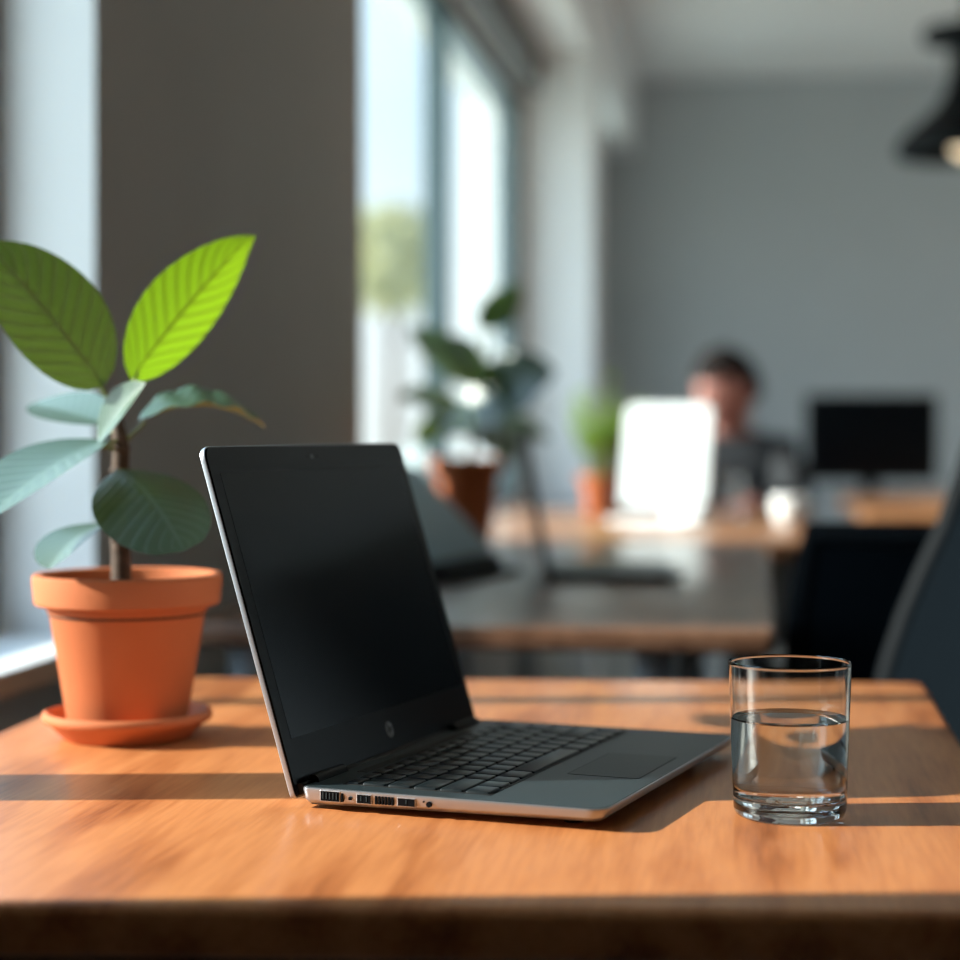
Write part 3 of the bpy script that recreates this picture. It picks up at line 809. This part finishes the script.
# plant on the second desk
P2 = W(-0.025, 4.02, TOP)
pl2 = tag(empty('potted_plant', P2), 'dark-leaved plant in a terracotta pot on the dark brown desk by the far window', 'plant')
link('pot', pot_mesh(1.06, 0.165), M['terra'], pl2, angle=35)
b = bmesh.new(); lathe(b, [(0, 0.140), (0.03, 0.141), (0.0650, 0.139), (0.0640, 0.129), (0, 0.129)], 40); link('soil', b, M['soil'], pl2)
Z2 = 4.02
b = bmesh.new(); tube(b, [P(468, 505, Z2)-P2, P(470, 450, Z2)-P2, P(476, 410, Z2)-P2, P(484, 372, Z2)-P2, P(488, 335, Z2)-P2], [0.009, 0.008, 0.007, 0.005, 0.003], 10)
link('stem', b, M['bark'], pl2)
for (bx_, by_, tx, ty, tz, nr, w, mm, pt) in (
    (478, 328, 520, 286, 3.36, (0.5, 0.3, 0.75), 0.058, 'leaf_old', (487, 345)),
    (466, 405, 556, 372, 3.28, (0.1, 0.55, 0.80), 0.125, 'leaf_old', (474, 420)),
    (462, 428, 535, 402, 3.22, (0.3, 0.5, 0.8), 0.110, 'leaf_old', (472, 440)),
    (478, 388, 410, 328, 3.40, (0.3, 0.6, 0.75), 0.085, 'leaf_old', (480, 395)),
    (472, 412, 398, 398, 3.30, (-0.1, 0.8, 0.6), 0.075, 'leaf_old', (474, 415)),
    (472, 420, 418, 446, 3.25, (-0.3, 0.6, 0.7), 0.085, 'leaf_young', (472, 440)),
    (488, 380, 440, 340, 3.30, (0.2, 0.5, 0.8), 0.070, 'leaf_old', (482, 380)),
    (470, 420, 510, 462, 3.22, (0.3, 0.5, 0.8), 0.085, 'leaf_old', (472, 440)),
    (462, 400, 440, 440, 3.20, (-0.2, 0.5, 0.8), 0.070, 'leaf_olive', (472, 430)),
    (490, 425, 550, 440, 3.38, (0.1, 0.8, 0.5), 0.060, 'leaf_old', (472, 445))):
    leaf(pl2, P2, P(bx_, by_, Z2), P(tx, ty, tz+0.64), DIR(*nr), w*1.25, M[mm], arch=0.02, fold=0.15, shape=(0.7, 0.75), petiole=P(pt[0], pt[1], Z2), nv=14)

# bushy herb on the far desk
P3 = W(0.320, 5.26, TOP)
hb = tag(empty('potted_herb', P3), 'small bushy bright green herb in an orange terracotta pot beside the white laptop', 'plant')
link('pot', pot_mesh(0.72, 0.150), M['terra'], hb, angle=35)
b = bmesh.new(); lathe(b, [(0, 0.094), (0.044, 0.094), (0.044, 0.086), (0, 0.086)], 32); link('soil', b, M['soil'], hb)
rnd = random.Random(11)
b = bmesh.new()
lb = bmesh.new(); uvl = lb.loops.layers.uv.new('UVMap')
for k in range(44):
    a = rnd.uniform(0, 2*PI); r_ = 0.105*math.sqrt(rnd.random())
    tip = Vector((0.025+r_*math.cos(a), r_*math.sin(a), 0.365-0.9*r_+rnd.uniform(-0.11, 0.02)))
    b0 = Vector((r_*0.25*math.cos(a), r_*0.25*math.sin(a), 0.09))
    path = bez(b0, Vector((tip.x*0.4, tip.y*0.4, 0.18)), tip, 6)
    tube(b, path, 0.0012, 5)
    for j in range(3, 7):
        for sgn in range(3):
            c = path[j]; dr = Vector((rnd.gauss(0, 1), rnd.gauss(0, 1), rnd.uniform(0.0, 0.9))).normalized()
            sd_ = dr.cross(Vector((0, 0, 1))).normalized(); l_ = rnd.uniform(0.024, 0.040)
            pts = [c, c+dr*l_*0.5+sd_*l_*0.32, c+dr*l_, c+dr*l_*0.5-sd_*l_*0.32]
            fc = lb.faces.new([lb.verts.new(p) for p in pts])
            for lp_, uvv in zip(fc.loops, ((0.5, 0), (1, 0.5), (0.5, 1), (0, 0.5))): lp_[uvl].uv = uvv
link('stems', b, M['petiole'], hb)
o = link('foliage', lb, M['herb'], hb, smooth=False); o['kind'] = 'stuff'

# ------------------------------------------------------------------ far desk things
tumbler(W(0.655, 5.16, TOP), 'empty clear glass on the far amber desk, between white laptop and bright cup', water=False, sc=1.15)
CP = W(0.735, 4.63, TOP)  # white cup added in place of a bright round glint
cup = tag(empty('cup', CP, math.radians(-20)), 'small white cup standing in for a round glint at the end of the amber desk', 'cup')
b = bmesh.new(); lathe(b, [(0, 0), (0.020, 0), (0.022, 0.003), (0.036, 0.020), (0.042, 0.042), (0.040, 0.068), (0.0385, 0.072), (0.037, 0.070), (0.0385, 0.042), (0.033, 0.022), (0.018, 0.006), (0, 0.005)], 48)
link('cup_body', b, M['ceramic'], cup)
b = bmesh.new(); tube(b, bez(Vector((0.038, 0, 0.060)), Vector((0.085, 0, 0.045)), Vector((0.036, 0, 0.020)), 10), 0.004, 10); link('handle', b, M['ceramic'], cup)

# monitor on the right desk
MP = W(1.345, 6.70, TOP)
mon = tag(empty('computer_monitor', MP, YAW-math.radians(4)), 'black computer monitor on the right-hand desk by the back wall', 'monitor')
b = bmesh.new(); slab(b, rounded([(-0.13, -0.09), (0.13, -0.09), (0.13, 0.09), (-0.13, 0.09)], 0.03), 0, 0.014, 0.004); link('stand_base', b, M['grey_plastic'], mon)
b = bmesh.new(); box(b, (0, 0.03, 0.10), (0.06, 0.03, 0.18), None, 0.008); link('stand_neck', b, M['black'], mon)
b = bmesh.new(); box(b, (0, 0, 0.200), (0.450, 0.034, 0.300), None, 0.008); scr = link('display_body', b, M['black'], mon)
b = bmesh.new(); box(b, (0, -0.0168, 0.204), (0.426, 0.003, 0.264)); link('screen', b, M['screen'], scr, smooth=False)

# ------------------------------------------------------------------ office chairs
def chair(loc, rz, label, back_top=1.02, lean=18, arms=True, backw=0.44, seat_z=0.46, group=None):
    """faces its own -Y"""
    root = tag(empty('office_chair', loc, rz), label, 'chair', group)
    hub = bmesh.new(); lathe(hub, [(0, 0.085), (0.045, 0.085), (0.045, 0.12), (0.028, 0.13), (0.028, 0.24), (0.02, 0.245), (0.02, seat_z-0.05), (0.09, seat_z-0.045), (0.09, seat_z-0.03), (0, seat_z-0.03)], 24)
    link('gas_column', hub, M['black'], root)
    for k in range(5):
        a = 2*PI*k/5+0.3; d = Vector((math.cos(a), math.sin(a), 0))
        lb_ = bmesh.new(); tube(lb_, [d*0.03+Vector((0, 0, 0.105)), d*0.16+Vector((0, 0, 0.092)), d*0.29+Vector((0, 0, 0.072))], [0.022, 0.018, 0.013], 10)
        lg = link('leg', lb_, M['chair_plastic'], root)
        cb = bmesh.new(); s_ = Vector((-d.y, d.x, 0)); c0 = d*0.285+Vector((0, 0, 0.028))
        for q in (-1, 1): tube(cb, [c0+s_*q*0.008, c0+s_*q*0.024], 0.028, 16)
        tube(cb, [d*0.285+Vector((0, 0, 0.025)), d*0.285+Vector((0, 0, 0.078))], 0.006, 8)
        link('caster', cb, M['rubber'], lg)
    b = bmesh.new(); slab(b, rounded([(-0.235, -0.23), (0.235, -0.23), (0.21, 0.21), (-0.21, 0.21)], 0.09), seat_z-0.035, seat_z+0.035, 0.03)
    link('seat', b, M['mesh_fabric'], root, angle=60)
    ln = math.tan(math.radians(lean))
    z0 = seat_z+0.10
    def bp(s, t, off=0.0):
        z = z0 + (back_top-z0)*t
        w_ = backw/2*(1-0.10*t**3)
        bow = 0.05*(s*s)           # wraps forward at the sides
        lumbar = -0.03*math.sin(PI*min(1, t*1.6))*0.6
        return Vector((s*w_, 0.21+(z-z0)*ln - bow + lumbar + off, z))
    ns, nt_ = 14, 14
    b = bmesh.new()
    F = [[b.verts.new(bp(-1+2*i/ns, j/nt_, 0)) for i in range(ns+1)] for j in range(nt_+1)]
    K = [[b.verts.new(bp(-1+2*i/ns, j/nt_, 0.014)) for i in range(ns+1)] for j in range(nt_+1)]
    for j in range(nt_):
        for i in range(ns):
            b.faces.new((F[j][i], F[j][i+1], F[j+1][i+1], F[j+1][i])); b.faces.new((K[j][i], K[j+1][i], K[j+1][i+1], K[j][i+1]))
    for j in range(nt_):
        b.faces.new((F[j][0], F[j+1][0], K[j+1][0], K[j][0])); b.faces.new((F[j][ns], K[j][ns], K[j+1][ns], F[j+1][ns]))
    for i in range(ns):
        b.faces.new((F[0][i], K[0][i], K[0][i+1], F[0][i+1])); b.faces.new((F[nt_][i], F[nt_][i+1], K[nt_][i+1], K[nt_][i]))
    bk = link('backrest', b, M['mesh_fabric'], root, angle=60)
    loop = [bp(-1, j/10, 0.007) for j in range(10)] + [bp(-1+2*i/10, 1, 0.007) for i in range(10)] + [bp(1, 1-j/10, 0.007) for j in range(10)] + [bp(1-2*i/10, 0, 0.007) for i in range(11)]
    b = bmesh.new(); tube(b, loop, 0.016, 10); link('back_frame', b, M['chair_plastic'], bk)
    b = bmesh.new(); tube(b, [(0, 0.05, seat_z-0.045), (0, 0.24, seat_z-0.03), (0, 0.285, seat_z+0.06), bp(0, 0.25, 0.03)], [0.025, 0.025, 0.022, 0.018], 12); link('back_support', b, M['chair_plastic'], root)
    if arms:
        for sx in (-1, 1):
            b = bmesh.new(); tube(b, [(sx*0.17, 0.02, seat_z-0.03), (sx*0.265, 0.02, seat_z-0.01), (sx*0.275, 0.02, seat_z+0.08), (sx*0.275, 0.01, 0.665)], 0.014, 10)
            ar = link('armrest', b, M['chair_plastic'], root)
            b = bmesh.new(); slab(b, rounded([(sx*0.275-0.04, -0.14), (sx*0.275+0.04, -0.14), (sx*0.275+0.04, 0.13), (sx*0.275-0.04, 0.13)], 0.03), 0.662, 0.695, 0.01)
            link('arm_pad', b, M['grey_plastic'], ar)
    return root
# chair behind the front table at the right, facing the window, leaning back
chair(W(0.285, 2.06, 0), -PI/2 + YAW, 'black high-backed office chair right behind the front table, seen side on', back_top=1.08, lean=17, backw=0.42, arms=False)
chair(W(0.645, 2.62, 0), PI + YAW + math.radians(-6), 'low-backed black office chair standing at the end of the dark brown desk', back_top=0.855, lean=6, arms=False, backw=0.46)

# ------------------------------------------------------------------ pendant lamp
LPX = W((968-480)*6.0/FPX, 6.0, 0)
zr = CAMZ + (427-150)*6.0/FPX       # rim height
pen = tag(empty('pendant_lamp', (LPX.x, LPX.y, zr)), 'black industrial pendant lamp hanging at the upper right', 'lamp')
b = bmesh.new()
sh = [(0.215, -0.020), (0.220, 0.0), (0.212, 0.028), (0.165, 0.075), (0.105, 0.125), (0.070, 0.175), (0.055, 0.240), (0.050, 0.32), (0.050, 0.335)]
lathe(b, sh + [(r-0.006, z) for r, z in reversed(sh[:-1])][:] , 64)
link('lamp_shade', b, M['lamp'], pen)
b = bmesh.new(); lathe(b, [(0.0, 0.385), (0.10, 0.385), (0.135, 0.375), (0.140, 0.350), (0.130, 0.330), (0.05, 0.320), (0, 0.32)], 48); link('lamp_cap', b, M['lamp'], pen)
b = bmesh.new(); tube(b, [(0, 0, 0.38), (0, 0, CEIL-zr-0.03)], 0.008, 8); link('cord', b, M['black'], pen)
b = bmesh.new(); lathe(b, [(0, CEIL-zr), (0.06, CEIL-zr), (0.055, CEIL-zr-0.03), (0, CEIL-zr-0.035)], 32); link('ceiling_rose', b, M['lamp'], pen)
b = bmesh.new(); lathe(b, [(0, -0.030), (0.03, -0.023), (0.05, 0.0), (0.052, 0.02), (0.04, 0.055), (0.022, 0.085), (0.020, 0.22), (0, 0.22)], 32); link('bulb', b, M['bulb'], pen)

# ------------------------------------------------------------------ the person at the far desk
PB = W(0.780, 6.02, 0)
face_dir = math.atan2((W(0.50, 5.0, 0)-PB).y, (W(0.50, 5.0, 0)-PB).x)   # heading of the body
rzp = face_dir + PI/2                                                    # local -Y is forward
chair((PB.x, PB.y, 0), rzp, 'office chair the seated person uses, mostly hidden by the far desk', back_top=0.86, lean=6, arms=False)
def V(x, y, z): return Vector((x, y, z))
bv = []; be = []; br = []
def add(p, r, prev=None):
    bv.append(Vector(p)); br.append(r)
    if prev is not None: be.append((prev, len(bv)-1))
    return len(bv)-1
pel = add((0, 0.06, 0.585), (0.16, 0.11))
sp1 = add((0, 0.06, 0.70), (0.14, 0.105), pel)
sp2 = add((0, 0.02, 0.83), (0.14, 0.105), sp1)
ch = add((0, -0.03, 0.93), (0.145, 0.10), sp2)
nk0 = add((0, -0.055, 0.995), (0.066, 0.060), ch)
nk1 = add((0, -0.085, 1.055), (0.052, 0.052), nk0)
hands = []
for s in (-1, 1):
    hip = add((s*0.09, 0.0, 0.565), 0.088, pel); kn = add((s*0.12, -0.42, 0.56), 0.06, hip); ca = add((s*0.12, -0.42, 0.36), 0.055, kn)
    an = add((s*0.12, -0.40, 0.10), 0.04, ca); add((s*0.13, -0.47, 0.045), 0.036, an); add((s*0.135, -0.56, 0.035), 0.032, len(bv)-1)
    shd = add((s*0.160, -0.03, 0.940), 0.054, ch); el_ = add((s*0.205, -0.15, 0.79), 0.042, shd); wr_ = add((s*0.11, -0.40, 0.785), 0.028, el_)
    pm = add((s*0.10, -0.45, 0.785), (0.032, 0.016), wr_)
    kx = add((s*0.095, -0.49, 0.787), (0.034, 0.014), pm)
    for q, (dx, ll) in enumerate(((-0.030, 0.058), (-0.010, 0.072), (0.010, 0.076), (0.030, 0.068))):
        f1 = add((s*0.095-s*dx*1.0, -0.515, 0.790), 0.009, kx); f2 = add((s*0.093-s*dx*1.1, -0.515-ll*0.55, 0.788), 0.008, f1)
        add((s*0.090-s*dx*1.1, -0.515-ll*0.9, 0.774), 0.007, f2)
    t1 = add((s*0.065, -0.455, 0.780), 0.010, pm); add((s*0.045, -0.495, 0.772), 0.008, t1)
person = skin_object('person', bv, be, br, M['skin'])
# head: an ellipsoidal skull with jaw, nose, brow, ears, welded into the body mesh
hb_ = bmesh.new(); hb_.from_mesh(person.data)
tmp = bmesh.new()
bmesh.ops.create_uvsphere(tmp, u_segments=40, v_segments=28, radius=1.0)
for v in tmp.verts:
    x, y, z = v.co
    w_ = 0.076*(1.0 - 0.22*max(0, -z)**1.5); d_ = 0.098*(1-0.10*max(0, -z))
    nx, ny, nz_ = x*w_, y*d_ - 0.012*max(0, -z), z*0.118
    if y < 0:                                       # face
        nose = math.exp(-(nx/0.013)**2-((nz_+0.020)/0.022)**2)*0.026
        brow = math.exp(-((nz_-0.022)/0.012)**2-(nx/0.05)**2)*0.007
        sock = (math.exp(-((abs(nx)-0.032)/0.014)**2-((nz_-0.004)/0.012)**2))*0.010
        lips = math.exp(-(nx/0.024)**2-((nz_+0.062)/0.008)**2)*0.006
        chin = math.exp(-(nx/0.025)**2-((nz_+0.100)/0.014)**2)*0.010
        ny += -nose - brow + sock - lips - chin
    v.co = (nx, ny, nz_)
for s in (-1, 1):
    r_ = bmesh.ops.create_uvsphere(tmp, u_segments=14, v_segments=10, radius=1.0)
    bmesh.ops.scale(tmp, vec=(0.010, 0.020, 0.032), verts=r_['verts']); bmesh.ops.translate(tmp, vec=(s*0.077, 0.010, -0.005), verts=r_['verts'])
HM = Matrix.Translation((0, -0.118, 1.125)) @ Matrix.Rotation(math.radians(-48), 4, 'Z') @ Matrix.Rotation(math.radians(16), 4, 'X')
bmesh.ops.transform(tmp, matrix=HM, verts=tmp.verts[:])
mt_ = bpy.data.meshes.new('tmp'); tmp.to_mesh(mt_); tmp.free()
hb_.from_mesh(mt_); bpy.data.meshes.remove(mt_)
hb_.to_mesh(person.data); hb_.free()
for p in person.data.polygons: p.use_smooth = True
person.location = PB + Vector((0, 0, -0.025)); person.rotation_euler = (0, 0, rzp)
tag(person, 'person in a dark top with short dark hair, sitting at the far desk', 'person')
for s in (-1, 1):
    b = bmesh.new(); bmesh.ops.create_uvsphere(b, u_segments=16, v_segments=10, radius=0.0115)
    bmesh.ops.transform(b, matrix=HM @ Matrix.Translation((s*0.031, -0.078, 0.003)), verts=b.verts[:]); link('eye', b, M['eye'], person)
b = bmesh.new()
bmesh.ops.create_uvsphere(b, u_segments=40, v_segments=28, radius=1.0)
bmesh.ops.delete(b, geom=[v for v in b.verts if (v.co.z < 0.42 and v.co.y < -0.15) or v.co.z < -0.35 or (v.co.z < 0.1 and v.co.y < 0.25)], context='VERTS')
rnd = random.Random(5)
for v in b.verts:
    k = 1.10 + 0.05*math.sin(v.co.x*17)*math.sin(v.co.z*13+v.co.y*9)
    v.co = (v.co.x*0.078*k, v.co.y*0.101*k, v.co.z*0.122*k)
bmesh.ops.solidify(b, geom=b.faces[:], thickness=0.012)
bmesh.ops.transform(b, matrix=HM, verts=b.verts[:]); link('hair', b, M['hair'], person)
# clothes: same skeleton, a little thicker, ending at neck and wrists / ankles
def sub_skel(keep, grow):
    idx = {k: i for i, k in enumerate(keep)}
    vs_ = [bv[k] for k in keep]; rs_ = [tuple(x+grow for x in br[k]) if isinstance(br[k], tuple) else br[k]+grow for k in keep]
    es_ = [(idx[a], idx[b]) for a, b in be if a in idx and b in idx]
    return vs_, es_, rs_
n_side = (len(bv)-6)//2
top_keep = [pel, sp1, sp2, ch, nk0]
leg_keep = [pel]
for s in (0, 1):
    o0 = 6+s*n_side
    leg_keep += [o0, o0+1, o0+2, o0+3]; top_keep += [o0+6, o0+7, o0+8]
vv, ee, rr = sub_skel(top_keep, 0.010); rr[4] = (0.064, 0.060)
skin_object('shirt', vv, ee, rr, M['shirt'], person)
vv, ee, rr = sub_skel(leg_keep, 0.012)
skin_object('trousers', vv, ee, rr, M['trousers'], person)
for s in (-1, 1):
    b = bmesh.new(); box(b, (s*0.132, -0.475, 0.045), (0.095, 0.27, 0.09), None, 0.035, 4); link('shoe', b, M['shoe'], person)
